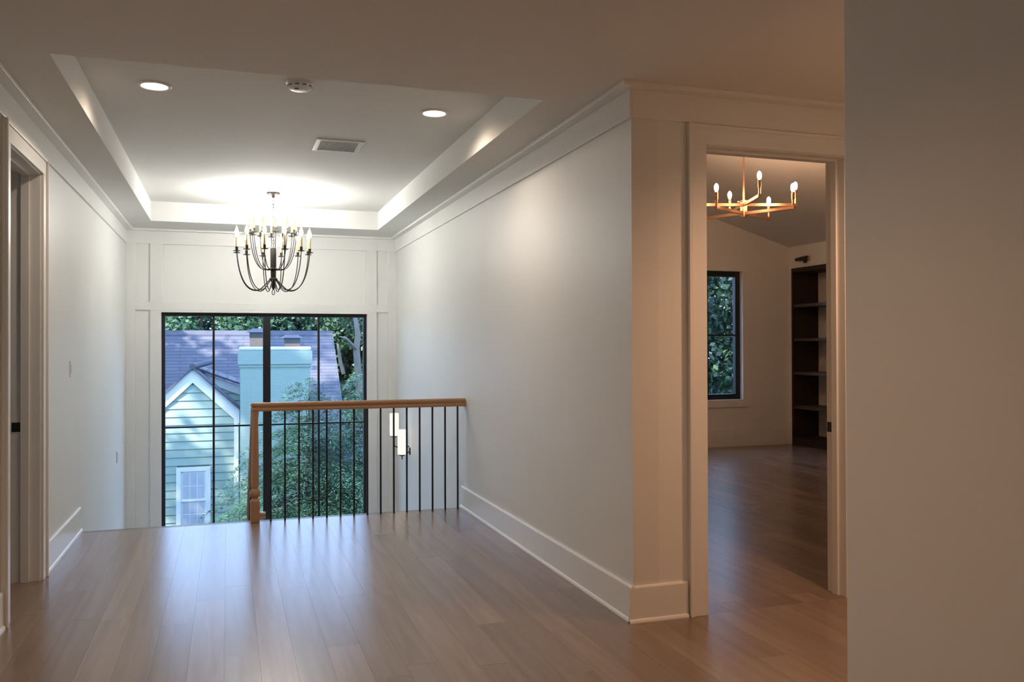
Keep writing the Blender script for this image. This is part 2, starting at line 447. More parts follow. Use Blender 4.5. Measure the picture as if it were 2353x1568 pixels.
def base_profile_x(x, s):   # profile in (x,z) for a board on a wall x=const, facing direction s
    return [(x, 0), (x+s*.026, 0), (x+s*.026, .008), (x+s*.022, .017), (x+s*.0155, .021), (x+s*.0155, BH-.010), (x+s*.012, BH-.002), (x+s*.009, BH), (x, BH)]
def baseboard(side, mb, label): return struct(mb.build('baseboard_'+side, 'trim'), label, 'baseboard')
baseboard('left', MB().prism([(x, 5.915, z) for x, z in base_profile_x(XL, 1)], (0, YE-5.915, 0)), 'tall white baseboard on the left wall by the stairs')
baseboard('left_near', MB().prism([(x, YB, z) for x, z in base_profile_x(XL, 1)], (0, 4.855-YB, 0)), 'tall white baseboard on the left wall before the doorway')
baseboard('right', MB().prism([(x, YD-.015, z) for x, z in base_profile_x(XR, -1)], (0, YE-YD+.015, 0)), 'tall white baseboard along the right wall to the railing')
baseboard('doorway', MB().prism([(XR-.026, YD-(XR-x), z) for x, z in base_profile_x(XR, -1)], (2.265-XR+.026, 0, 0)), 'short white baseboard between wall corner and study doorway')
baseboard('study', MB().box(XR+WT, SXR-.002, YF-.018, YF, 0, .24), 'tall white baseboard under the study window')
baseboard('side_room', MB().box(-5, XL-WT, YF-.018, YF, 0, .2), 'white baseboard in the room beyond the left doorway')
baseboard('near', MB().prism([(x, YB, z) for x, z in base_profile_x(XR, -1)], (0, YN-YB, 0)), 'white baseboard of the near right wall')

# board and batten on the far wall
BT = 0.022
def batten(x0, x1, z0, z1): MB().box(x0, x1, YF-BT, YF, z0, z1).build('batten', 'trim', wf, bevel=0.002)
sl = onY(345, 640, YF).x; sr = onY(865, 640, YF).x
cl_, cr_ = onY(311, 640, YF).x, onY(890, 640, YF).x
batten(XL, cl_, LOW, FZ); batten(cr_, XR, LOW, FZ)
batten(sl, W1[0]+.02, 1.92, FZ); batten(W1[1]-.02, sr, 1.92, FZ)
batten(cl_, cr_, 1.83, 1.92)
batten(sl, W1[0], LOW, 1.83); batten(W1[1], sr, LOW, 1.83)
batten(W1[0], W1[1], W1[3], 1.83); batten(W1[0], W1[1], W1[2]-.1, W1[2])

# ------------------------------------------------------------------ windows
def window(n, W, label, mull=None, munts_v=(), munts_h=(), fw=.04, y0=None, depth=.07, mw=.085, mu=.012):
    x0, x1, z0, z1 = W
    y0 = YF+.045 if y0 is None else y0
    e = struct(empty('window_%d' % n, ((x0+x1)/2, y0, z0)), label, 'window')
    y1 = y0+depth
    for a in (MB().box(x0, x0+fw, y0, y1, z0, z1), MB().box(x1-fw, x1, y0, y1, z0, z1),
              MB().box(x0+fw, x1-fw, y0, y1, z1-fw, z1), MB().box(x0+fw, x1-fw, y0, y1, z0, z0+fw)):
        a.build('frame_rail', 'black', e, bevel=.003)
    xs = [x0+fw]
    if mull is not None:
        MB().box(mull-mw/2, mull+mw/2, y0-.005, y1, z0+fw, z1-fw).build('mullion', 'black', e, bevel=.003)
        segs = [(x0+fw, mull-mw/2), (mull+mw/2, x1-fw)]
    else: segs = [(x0+fw, x1-fw)]
    ym = (y0+y1)/2
    for a, b in segs:
        vs_ = [v for v in munts_v if a < v < b]
        for v in vs_: MB().box(v-mu, v+mu, ym-.018, ym+.018, z0+fw, z1-fw).build('muntin', 'black', e)
        cx = [a]+vs_+[b]
        for h in munts_h:
            for i in range(len(cx)-1):
                MB().box(cx[i]+(mu if i else 0), cx[i+1]-(mu if i < len(cx)-2 else 0), ym-.018, ym+.018, h-mu*.8, h+mu*.8).build('muntin', 'black', e)
        rows = [z0+fw]+sorted(munts_h)+[z1-fw]
        for i in range(len(cx)-1):
            for j in range(len(rows)-1):
                MB().add([(cx[i], ym, rows[j]), (cx[i+1], ym, rows[j]), (cx[i+1], ym, rows[j+1]), (cx[i], ym, rows[j+1])], [(0,1,2,3)]).build('pane', 'glass', e)
    # white jamb liner in the wall opening
    lt = .012
    for a in (MB().box(x0-lt+.012, x0+.003, YF-.017, y0, z0, z1), MB().box(x1-.003, x1, YF-.017, y0, z0, z1)):
        a.build('jamb_liner', 'trim', e)
    return e
vx = [onY(491, 850, YF+.08).x, onY(732, 850, YF+.08).x]
window(1, W1, 'tall black framed stair window overlooking the neighbouring house', (onY(604, 850, YF+.05).x+onY(622, 850, YF+.05).x)/2, vx, [onY(491, 980, YF+.08).z])
window(2, W2, 'narrow black framed study window with trees outside', 6.32, [], [1.56], fw=.075, y0=YF+.06, mw=.08)
window(3, W3, 'black framed window in the room beyond the left doorway', -4.0, [], [])
# casing of the study window
sc_ = struct(empty('trim_9', (6.3, YF, .6)), 'white flat casing around the study window', 'trim')
cw = .105
for a in (MB().box(W2[0]-cw, W2[0], YF-.02, YF, W2[2]-cw, W2[3]+cw), MB().box(W2[1], W2[1]+cw, YF-.02, YF, W2[2]-cw, W2[3]+cw),
          MB().box(W2[0], W2[1], YF-.02, YF, W2[3], W2[3]+cw), MB().box(W2[0], W2[1], YF-.02, YF, W2[2]-cw, W2[2])):
    a.build('casing_board', 'trim', sc_, bevel=.002)

# ------------------------------------------------------------------ door frames
CW = .105; CT = .03
d1 = struct(empty('door_1', (D1[0], YD, 0)), 'white cased doorway into the warm lit study', 'doorway')
x0, x1, zh = D1
for s, a, b in ((0, x0-CW, x0), (1, x1, x1+CW)):
    o = a if s == 0 else b
    MB().box(a, b, YD-.022, YD, 0, zh+(0)).build('casing_leg', 'trim', d1, bevel=.002)
    k = (a-.0, a+.022) if s == 0 else (b-.022, b)
    MB().box(k[0]-.004, k[1], YD-.034, YD-.022, 0, zh+CW).build('back_band', 'trim', d1, bevel=.003)
MB().box(x0-CW, x1+CW, YD-.022, YD, zh, zh+CW).build('casing_head', 'trim', d1, bevel=.002)
MB().box(x0-CW+.022, x1+CW-.022, YD-.030, YD-.022, zh+CW-.02, zh+CW).build('back_band', 'trim', d1, bevel=.003)
jt = .018
for a, b in ((x0, x0+jt-.012), (x1-jt+.012, x1)):
    MB().box(a, b, YD-.004, YD+WT+.004, 0, zh).build('jamb', 'trim', d1, bevel=.001)
MB().box(x0, x1, YD-.004, YD+WT+.004, zh-.006, zh).build('jamb', 'trim', d1)
for a, b in ((x0+.006, x0+.018), (x1-.018, x1-.006)):
    MB().box(a, b, YD+.055, YD+.10, 0, zh-.006).build('door_stop', 'trim', d1, bevel=.001)
MB().box(x0+.018, x1-.018, YD+.055, YD+.10, zh-.018, zh-.006).build('door_stop', 'trim', d1, bevel=.001)
zs = onY(1903, 982, YD+.125).z
tag(MB().box(x1-.0085, x1-.005, YD+.102, YD+.148, zs-.028, zs+.028).build('strike_plate', 'black', d1), 'black strike plate')

d2 = struct(empty('door_2', (XL, D2[0], 0)), 'white cased doorway at the left edge of the view', 'doorway')
y0, y1, zh = D2
for s, a, b in ((0, y0-CW, y0), (1, y1, y1+CW)):
    MB().box(XL, XL+.022, a, b, 0, zh).build('casing_leg', 'trim', d2, bevel=.002)
    k = (a, a+.022) if s == 0 else (b-.022, b)
    MB().box(XL+.022, XL+.034, k[0], k[1], 0, zh+CW).build('back_band', 'trim', d2, bevel=.003)
MB().box(XL, XL+.022, y0-CW, y1+CW, zh, zh+CW).build('casing_head', 'trim', d2, bevel=.002)
MB().box(XL+.022, XL+.03, y0-CW+.022, y1+CW-.022, zh+CW-.02, zh+CW).build('back_band', 'trim', d2, bevel=.003)
for a, b in ((y0, y0+.006), (y1-.006, y1)):
    MB().box(XL-WT-.004, XL+.004, a, b, 0, zh).build('jamb', 'trim', d2, bevel=.001)
MB().box(XL-WT-.004, XL+.004, y0, y1, zh-.006, zh).build('jamb', 'trim', d2)
for a, b in ((y0+.006, y0+.018), (y1-.018, y1-.006)):
    MB().box(XL-.10, XL-.055, a, b, 0, zh-.006).build('door_stop', 'trim', d2, bevel=.001)
MB().box(XL-.10, XL-.055, y0+.018, y1-.018, zh-.018, zh-.006).build('door_stop', 'trim', d2, bevel=.001)
zs = onY(40, 982, y1).z
tag(MB().box(XL-.148, XL-.102, y1-.0085, y1-.005, zs-.028, zs+.028).build('strike_plate', 'black', d2), 'black strike plate')

# ------------------------------------------------------------------ landing balustrade
YRAIL = 7.17
NX = onY(586, 1100, YRAIL).x
RT = onY(800, 921, YRAIL).z            # top of the rail
bal = empty('balustrade', (NX, YRAIL, 0), 'oak handrail with black iron balusters and turned newel along the landing', 'railing')
def newel(parent, x, y, z0, ht, cap=True, name='newel_post'):
    b = .036
    MB().add(*(lambda mb: (mb.v, mb.f))(MB().box(x-b, x+b, y-b, y+b, z0, z0+.175))).build(name+'_base', 'railz', parent, bevel=.006)
    pr = [(.036, .174), (.030, .186), (.024, .192), (.024, .197), (.034, .206), (.0405, .222), (.0415, .236), (.038, .252), (.029, .266),
          (.024, .271), (.024, .276), (.030, .281), (.031, .289), (.0285, .297), (.031, .32), (.0305, .5), (.0275, .7), (.0245, ht-.05), (.027, ht-.035), (.030, ht-.02), (.030, ht)]
    return MB().lathe(pr, (x, y, z0), 24).build(name, 'railz', parent, True)
newel(bal, NX, YRAIL, 0, RT-.07)
def rail_profile():
    hw = .031
    half = [(.0, .0), (.012, -.0005), (.022, -.004), (.029, -.011), (.0315, -.020), (.029, -.029), (.022, -.036), (.0195, -.043), (.022, -.050), (.0265, -.055), (.0265, -.068), (.0255, -.070)]
    return [(y, z) for y, z in half] + [(-y, z) for y, z in half[::-1][:-1]]
RP = rail_profile()
MB().prism([(NX, YRAIL+y, RT+z) for y, z in RP], (XR-NX, 0, 0)).build('handrail', 'rail', bal, True)
capr = [(.0001, .0)] + [(y, z) for y, z in rail_profile()[1:12]]
capr = [(r*1.10, z) for r, z in capr][::-1]
MB().lathe([(max(r, .0005), z) for r, z in capr] , (NX, YRAIL, RT+.001), 24).build('rail_cap', 'rail', bal, True)
bx = np.linspace(onY(622, 1050, YRAIL).x, onY(1051.5, 1050, YRAIL).x, 15)
q = .0068
bm = MB().box(-q, q, -q, q, 0, RT-.068)
b0 = bm.build('baluster', 'iron', bal); b0.location = (bx[0], YRAIL, 0)
for x in bx[1:]: copy_part(b0, bal, (x, YRAIL, 0))

# ------------------------------------------------------------------ stairs down
st = empty('staircase', (XL, YE, -1.5), 'oak staircase descending behind the landing edge on the left', 'staircase')
RISE, RUN, NT = .188, .254, 7
SX1 = NX+.045
for i in range(NT):
    yt = YE+RUN*i; zt = -RISE*(i+1)
    MB().box(XL+.002, SX1, yt-.02 if i else yt+.0, yt+RUN, zt-.028, zt).build('tread', 'floor', st, bevel=.006)
    MB().box(XL+.002, SX1-.03, yt-.01+(.012 if i == 0 else 0), yt+.008, zt, zt+RISE-.03).build('riser', 'trim', st)
YL = YE+RUN*NT; ZL = -RISE*(NT+1)
MB().box(XL+.002, XR-.002, YL, YF-.03, ZL-.2, ZL).build('half_landing', 'floor', st)
MB().prism([(SX1-.03, YE, -.03), (SX1-.03, YL, ZL+RISE-.03), (SX1-.03, YL, ZL-.2), (SX1-.03, YE, -.35)], (.03, 0, 0)).build('stringer', 'trim', st)
sr_ = empty('stair_railing', (NX, YL, ZL), 'sloping oak stair handrail descending behind the landing newel', 'railing')
LZT = onY(570, 1178, YL).z              # cap of the lower newel
YLN = YL-.02
newel(sr_, NX, YLN, ZL, LZT-ZL-.066)
MB().lathe([(max(r, .0005), z) for r, z in capr], (NX, YLN, LZT), 20).build('rail_cap', 'rail', sr_, True)
zt0 = RT-.03; yt0 = YRAIL+.03
mb = MB(); n = len(RP)
A = [(NX+y, yt0, zt0+z) for y, z in RP]; B = [(NX+y, YLN, LZT-.0+z) for y, z in RP]
mb.add(A+B, [tuple(range(n))[::-1], tuple(range(n, 2*n))]+[(i,(i+1)%n,n+(i+1)%n,n+i) for i in range(n)])
mb.build('handrail', 'rail', sr_, True)
MB().prism([(NX, YLN+y, LZT+z) for y, z in RP], (.155, 0, 0)).build('rail_return', 'rail', sr_, True)
for k in range(1, 14):
    yb = YE+.03+k*.127
    if yb > YLN-.05: break
    i = int((yb-YE)/RUN); zb = -RISE*(i+1)
    t = (yb-yt0)/(YLN-yt0); ztop = zt0+(LZT-zt0)*t-.068
    MB().box(NX-q, NX+q, yb-q, yb+q, zb, ztop).build('baluster', 'iron', sr_)

# ------------------------------------------------------------------ chandelier over the stairwell
cp = onZ(628, 443, TZ)
CX, CY = cp.x, cp.y
ch = empty('chandelier', (CX, CY, 1.92), 'dark bronze two tier candle chandelier lit above the stairwell', 'chandelier')
def at(z): return (CX, CY, z)
MB().lathe([(.066, TZ), (.066, TZ-.008), (.058, TZ-.018), (.03, TZ-.026), (.016, TZ-.034), (.016, TZ-.05), (.004, TZ-.056)][::-1], at(0), 24).build('canopy', 'bronze', ch, True)
cz0, cz1 = TZ-.05, 2.405
ln = .044; nl = int(round((cz0-cz1)/(ln*.76)))
pitch = (cz0-cz1)/nl
for i in range(nl):
    zc = cz1+pitch*(i+.5)
    pts = []
    for k in range(12):
        a = 2*math.pi*k/12
        u, v = .0085*math.cos(a), (ln/2)*math.sin(a)
        pts.append((CX+(u if i % 2 else 0), CY+(0 if i % 2 else u), zc+v))
    MB().tube(pts, .0022, 5, True).build('chain_link', 'bronze', ch, True)
MB().lathe([(.004, 2.41), (.016, 2.40), (.027, 2.392), (.0285, 2.385), (.0285, 2.20), (.034, 2.196), (.046, 2.190), (.046, 2.182), (.034, 2.176), (.027, 2.17), (.0255, 2.10), (.038, 2.094), (.042, 2.082), (.036, 2.07), (.022, 2.06), (.020, 2.01), (.010, 1.985), (.004, 1.978)][::-1], at(0), 20).build('column', 'bronze', ch, True)
pts = [(CX+.013*math.cos(2*math.pi*k/16), CY, 1.955+.026*math.sin(2*math.pi*k/16)) for k in range(16)]
MB().tube(pts, .0035, 6, True).build('bottom_ring', 'bronze', ch, True)

def bez(p, n=14):
    out = []
    for i in range(n+1):
        t = i/n; s = 1-t
        out.append([s**3*a+3*s*s*t*b+3*s*t*t*c+t**3*d for a, b, c, d in zip(*p)])
    return out
low_curve = bez([(.028, 2.085), (.10, 2.02), (.12, 1.955), (.20, 1.975)], 8) + bez([(.20, 1.975), (.30, 2.0), (.345, 2.16), (.358, 2.345)], 12)[1:]
up_curve = bez([(.03, 2.187), (.06, 2.182), (.09, 2.17), (.12, 2.192)], 6) + bez([(.12, 2.192), (.185, 2.235), (.215, 2.40), (.222, 2.53)], 12)[1:]
# arm, drip pan, sleeve and bulb meshes are shared by all arms of a tier
def arm_mesh(curve, r):
    mb = MB().tube([(x, 0, z-1.92) for x, z in curve], r, 6)
    me = bpy.data.meshes.new('arm'); me.from_pydata(mb.v, [], mb.f); me.materials.append(M['bronze'])
    me.polygons.foreach_set('use_smooth', [True]*len(me.polygons)); return me
def lathe_mesh(name, prof, mat, seg=12):
    mb = MB().lathe(prof, (0,0,0), seg)
    me = bpy.data.meshes.new(name); me.from_pydata(mb.v, [], mb.f); me.materials.append(M[mat])
    me.polygons.foreach_set('use_smooth', [True]*len(me.polygons))
    try: me.set_sharp_from_angle(angle=math.radians(45))
    except Exception: pass
    return me
cup_me = lathe_mesh('drip_pan', [(.010, -.012), (.034, -.008), (.035, -.004), (.013, -.002), (.013, .026), (.015, .028), (.015, .032)], 'bronze')
slv_me = lathe_mesh('candle_sleeve', [(.0105, .030), (.0105, .135), (.009, .138)], 'candle')
BULB = [(.006, .136), (.009, .142), (.0165, .157), (.0190, .170), (.0165, .188), (.0100, .206), (.0045, .222), (.0012, .236)]
blb_me = lathe_mesh('bulb', BULB, 'bulb_w', 8)
def place(name, me, parent, loc, rz=0):
    o = bpy.data.objects.new(name, me); COL.objects.link(o); o.parent = parent
    o.location = loc; o.rotation_euler = (0, 0, rz); return o
for curve, rad, phi, tilt in ((low_curve, .0048, 13, 0), (up_curve, .0042, -5, 0)):
    ame = arm_mesh(curve, rad)
    rr, zz = curve[-1]
    for k in range(12):
        s = math.radians(phi+30*k)            # sideways = sin, away from the viewer = cos
        lat, fw = math.sin(s), math.cos(s)
        h_ = math.atan2(CX, CY)
        dx = math.cos(h_)*lat + math.sin(h_)*fw; dy = -math.sin(h_)*lat + math.cos(h_)*fw
        an = math.atan2(dy, dx)
        am = place('arm', ame, ch, (0, 0, 0), an)
        lz = zz-1.92+.01
        place('drip_pan', cup_me, am, (rr, 0, lz)); place('candle_sleeve', slv_me, am, (rr, 0, lz)); place('bulb', blb_me, am, (rr, 0, lz))

# ------------------------------------------------------------------ ceiling fittings
def spot(parent, loc, watts, col, size=110, blend=.6, rad=.045):
    l = bpy.data.lights.new('lamp', 'SPOT'); l.energy = watts; l.color = col; l.spot_size = math.radians(size); l.spot_blend = blend; l.shadow_soft_size = rad
    o = bpy.data.objects.new('lamp', l); COL.objects.link(o); o.parent = parent; o.location = loc
    return o
def can(x, y, z, label, watts, group, col=(1.0, .80, .62), size=165, blend=1.0):
    e = empty('recessed_light', (x, y, z), label, 'downlight', group)
    MB().lathe([(.073, 0), (.094, 0), (.096, -.004), (.090, -.008), (.076, -.009), (.073, -.006), (.073, 0)], (x, y, z), 32, False).build('trim_ring', 'white', e, True)
    MB().lathe([(.0005, -.0045), (.073, -.0045), (.073, -.003), (.0005, -.003)], (x, y, z), 32).build('lens', 'can', e, True)
    spot(e, (0, 0, -.02), watts, col, size, blend)
    return e
p = onZ(355, 196, TZ); can(p.x, p.y, TZ, 'glowing recessed downlight in the tray ceiling left of the smoke detector', CAN_TRAY_W, 'recessed downlights')
p = onZ(998, 259, TZ); can(p.x, p.y, TZ, 'glowing recessed downlight in the tray ceiling right of the smoke detector', CAN_TRAY_W, 'recessed downlights')
can(.3, 2.25, H, 'hall downlight above the viewpoint', CAN_HALL_W, 'recessed downlights', (1.0, .57, .32), 150, .8)
can(3.1, 3.05, H, 'corridor downlight in front of the study doorway', CAN_CORR_W, 'recessed downlights', (1.0, .55, .31), 150, .8)

p = onZ(689, 190, TZ)
sm = empty('smoke_detector', (p.x, p.y, TZ), 'round white smoke detector between the two tray downlights', 'detector')
MB().lathe([(.079, 0), (.079, -.007), (.068, -.009)][::-1], (p.x, p.y, TZ), 32).build('mounting_plate', 'white', sm, True)
MB().lathe([(.066, -.008), (.070, -.014), (.068, -.030), (.058, -.041), (.030, -.045), (.0005, -.046)][::-1], (p.x, p.y, TZ), 32).build('body', 'white', sm, True)
MB().lathe([(.010, -.045), (.012, -.046), (.012, -.049), (.0005, -.050)][::-1], (p.x-.02, p.y-.03, TZ), 16).build('test_button', 'mesh', sm, True)
vsm = MB().box(.0655, .0705, -.012, .012, -.028, -.023)
vme = bpy.data.meshes.new('vent_slot'); vme.from_pydata(vsm.v, [], vsm.f); vme.materials.append(M['mesh'])
for k in range(10):
    o = bpy.data.objects.new('vent_slot', vme); COL.objects.link(o); o.parent = sm; o.rotation_euler = (0, 0, 2*math.pi*k/10)
va, vb = onZ(720, 336, TZ), onZ(831, 336, TZ)
vy0, vy1 = onZ(775, 323, TZ-.01).y, onZ(775, 349, TZ-.01).y
vt = empty('air_vent', ((va.x+vb.x)/2, (vy0+vy1)/2, TZ), 'white rectangular ceiling air register near the chandelier', 'vent')
vcx, vcy = vt.location.x, vt.location.y
vw, vh = (vb.x-va.x)/2, (vy1-vy0)/2
fb = .032
for a in (MB().box(vcx-vw, vcx+vw, vcy-vh, vcy-vh+fb, TZ-.012, TZ), MB().box(vcx-vw, vcx+vw, vcy+vh-fb, vcy+vh, TZ-.012, TZ),
          MB().box(vcx-vw, vcx-vw+fb, vcy-vh+fb, vcy+vh-fb, TZ-.012, TZ), MB().box(vcx+vw-fb, vcx+vw, vcy-vh+fb, vcy+vh-fb, TZ-.012, TZ)):
    a.build('frame', 'white', vt, bevel=.002)
MB().box(vcx-vw+fb, vcx+vw-fb, vcy-vh+fb, vcy+vh-fb, TZ-.002, TZ).build('duct_backing', 'duct', vt)
ns = 22
for k in range(ns):
    x = vcx-vw+fb+(k+.5)*(2*vw-2*fb)/ns
    MB().prism([(x-.006, vcy-vh+fb, TZ-.010), (x-.004, vcy-vh+fb, TZ-.010), (x+.006, vcy-vh+fb, TZ-.002), (x+.004, vcy-vh+fb, TZ-.002)], (0, 2*vh-2*fb, 0)).build('louvre', 'white', vt)

# ------------------------------------------------------------------ wall switches, sconce
p = onX(162, 848, XL)
sw = empty('light_switch', (XL, p.y, p.z), 'white switch plate on the left wall beside the doorway', 'switch')
MB().box(XL, XL+.006, p.y-.036, p.y+.036, p.z-.058, p.z+.058).build('plate', 'white', sw, bevel=.003)
MB().box(XL+.006, XL+.010, p.y-.016, p.y+.016, p.z-.033, p.z+.033).build('rocker', 'white', sw, bevel=.001)
p = onX(268, 1050, XL)
sw = empty('thermostat', (XL, p.y, p.z), 'small white wall control low on the stairwell wall', 'switch')
MB().box(XL, XL+.012, p.y-.038, p.y+.038, p.z-.06, p.z+.06).build('plate', 'white', sw, bevel=.005)
MB().box(XL+.012, XL+.016, p.y-.018, p.y+.018, p.z-.036, p.z+.036).build('rocker', 'white', sw, bevel=.001)

SY = 9.53
zA0, zA1 = onY(906, 1002, SY).z, onY(906, 950, SY).z
zB0, zB1 = onY(924, 1045, SY).z, onY(924, 988, SY).z
xa, xb_ = onY(906, 975, SY).x, onY(924, 1015, SY).x
scn = empty('wall_sconce', (XR, SY, zB0), 'double wall sconce with two staggered lit opal glass cylinders', 'sconce')
MB().box(XR-.012, XR, SY-.022, SY+.022, zB0-.005, zB0+.075).build('backplate', 'bronze', scn, bevel=.004)
for x, za, zb_ in ((xa, zA0, zA1), (xb_, zB0, zB1)):
    MB().lathe([(.040, za), (.050, za+.004), (.051, za+.02), (.051, zb_-.004), (.049, zb_), (.045, zb_), (.045, za+.02), (.03, za+.012)], (x, SY, 0), 24).build('glass_shade', 'shade', scn, True)
    MB().lathe([(.012, za-.018), (.030, za-.012), (.042, za-.002), (.042, za+.002)], (x, SY, 0), 20).build('shade_holder', 'bronze', scn, True)
zj = onY(905, 1028, SY).z
MB().tube([(xa, SY, zA0-.01), (xa, SY, zj+.03), (xa+.008, SY, zj+.008), (xa+.03, SY, zj), (XR-.01, SY, zj)], .006, 8).build('arm', 'bronze', scn, True)
MB().tube([(xb_, SY, zB0-.055), (xb_, SY, zB0-.01)], .006, 8).build('finial', 'bronze', scn, True)
MB().tube([(xb_, SY, zB0-.02), (XR-.01, SY, zB0+.03)], .006, 8).build('arm', 'bronze', scn, True)

# ------------------------------------------------------------------ study: chandelier, bookcase, picture light
HX, HY = 4.86, None
d = ray(1709, 470); t = HX/d.x; HY = d.y*t
zs_ridge = zr-abs(HX-xm)*.302
ZU = EYE.z + ray(1709, 470).z*t - .005
sch = empty('study_chandelier', (HX, HY, ZU-.12), 'brushed brass eight arm chandelier glowing in the study', 'chandelier')
MB().lathe([(.065, zs_ridge+.005), (.065, zs_ridge-.02), (.02, zs_ridge-.028)][::-1], (HX, HY, 0), 24).build('canopy', 'brass', sch, True)
MB().tube([(HX, HY, ZU), (HX, HY, zs_ridge-.01)], .009, 10).build('stem', 'brass', sch, True)
MB().box(HX-.026, HX+.026, HY-.026, HY+.026, ZU-.125, ZU+.045).build('hub', 'brass', sch, bevel=.004)
for k in range(4):
    a = math.radians(45+90*k)
    MB().lathe([(.012, 0), (.012, .012), (.005, .016)], (HX+.05*math.cos(a), HY+.05*math.sin(a), ZU+.028), 10).build('hub_stud', 'brass', sch, True)
ab = .014
arm_b = MB().box(.02, .53, -ab, ab, -ab, ab); 
arm_me = bpy.data.meshes.new('arm'); arm_me.from_pydata(arm_b.v, [], arm_b.f); arm_me.materials.append(M['brass'])
stem_me = lathe_mesh('candle_stem', [(.0115, -.014), (.0115, .075), (.0165, .078), (.0165, .148), (.012, .15)], 'brass', 12)
sb_me = lathe_mesh('bulb', [(.008, .148), (.0165, .165), (.0205, .185), (.0195, .205), (.012, .222), (.002, .230)], 'bulb_o', 10)
for tier, base, dz in ((0, -74, 0.0), (1, -119, -.085)):
    for k in range(4):
        s = math.radians(base+90*k); lat, fw = math.cos(s), math.sin(s)
        h_ = math.atan2(HX, HY)
        dx = math.cos(h_)*lat + math.sin(h_)*fw; dy = -math.sin(h_)*lat + math.cos(h_)*fw
        am = place('arm', arm_me, sch, (0, 0, .12+dz), math.atan2(dy, dx))
        place('candle_stem', stem_me, am, (.516, 0, 0)); place('bulb', sb_me, am, (.516, 0, 0))

bk = empty('bookcase', (SXR, 9.1, 0), 'tall dark walnut built-in bookcase with empty shelves in the study', 'bookcase')
by0, by1, bz = 7.9, 10.285, 2.51
bt = .035
XF = SXR-.02
MB().box(XF, SXB-.005, by1-bt, by1, 0, bz).build('side_panel', 'walnut', bk)
MB().box(XF, SXB-.005, by0, by0+bt, 0, bz).build('side_panel', 'walnut', bk)
MB().box(XF, SXB-.005, by0+bt, by1-bt, bz-.06, bz).build('top_panel', 'walnut', bk)
MB().box(XF, SXB-.005, by0+bt, by1-bt, 0, .11).build('plinth', 'walnut', bk)
MB().box(SXB-.02, SXB-.005, by0+bt, by1-bt, .11, bz-.06).build('back_panel', 'wallm', bk)
for py in (700, 778, 855, 933):
    z = onY(1830, py, 10.2).z
    MB().box(XF+.01, SXB-.02, by0+bt, by1-bt, z-.04, z).build('shelf', 'shelf', bk, bevel=.002)
p = onX(1850, 594, SXR-.06)
pl = empty('picture_light', (SXR, p.y, p.z), 'unlit black and brass picture light above the walnut bookcase', 'light fixture')
MB().tube([(SXR, p.y, p.z), (SXR-.05, p.y, p.z)], .042, 20).build('mount', 'brass', pl, True)
MB().tube([(SXR-.06, p.y+.20, p.z), (SXR-.06, p.y+.06, p.z), (SXR-.06, p.y-.04, p.z)], [.022, .032, .034], 16).build('lamp_barrel', 'black', pl, True)
MB().tube([(SXR-.06, p.y-.02, p.z-.045), (SXR-.06, p.y+.02, p.z-.045)], .02, 12).build('swivel', 'black', pl, True)
p = onY(1695, 1003, YF-.018)
ot = empty('wall_outlet', (p.x, YF-.018, p.z), 'white outlet set in the study baseboard', 'outlet')
MB().box(p.x-.06, p.x+.06, YF-.023, YF-.018, p.z-.036, p.z+.036).build('plate', 'white', ot, bevel=.002)
MB().box(p.x-.035, p.x+.035, YF-.026, YF-.023, p.z-.017, p.z+.017).build('socket', 'white', ot, bevel=.001)

# ------------------------------------------------------------------ outside
struct(MB().box(-60, 60, YF+.25, 90, -3.9, -3.7).build('ground', 'lawn'), 'dark lawn outside below the stair window', 'ground')
GZ = -3.7
YG, YG2, YC, YRG = 21.0, 22.2, 20.6, 28.0
hs = empty('neighbouring_house', (0, YRG, GZ), 'sage green neighbouring house with grey shingle roof and painted chimney', 'house')
# main roof
rzr = onY(520, 762, YRG).z
XRK = onY(764, 760, YRG).x
SL = .85
ye, yb2 = 22.6, 33.4
XLH = -9.0
th = .12
def rz_(y): return rzr-SL*abs(y-YRG)
MB().prism([(XLH, ye, rz_(ye)), (XLH, YRG, rzr), (XLH, YRG, rzr-th), (XLH, ye, rz_(ye)-th)], (XRK-XLH, 0, 0)).build('roof_slope', 'roof', hs)
MB().prism([(XLH, YRG, rzr), (XLH, yb2, rz_(yb2)), (XLH, yb2, rz_(yb2)-th), (XLH, YRG, rzr-th)], (XRK-XLH, 0, 0)).build('roof_slope', 'roof', hs)
MB().prism([(XLH, YRG-.16, rz_(YRG-.16)+.02), (XLH, YRG, rzr+.03), (XLH, YRG+.16, rz_(YRG+.16)+.02), (XLH, YRG, rzr-.02)], (XRK-XLH, 0, 0)).build('ridge_cap', 'ridge', hs)
MB().box(XLH+.3, XRK-.3, ye+.5, yb2-.5, GZ, rz_(ye+.5)-.05).build('house_body', 'siding', hs)
MB().prism([(XRK-.5, ye+.5, rz_(ye+.5)-.12), (XRK-.5, YRG, rzr-.15), (XRK-.5, yb2-.5, rz_(yb2-.5)-.12)], (.2, 0, 0)).build('gable_end', 'siding', hs)
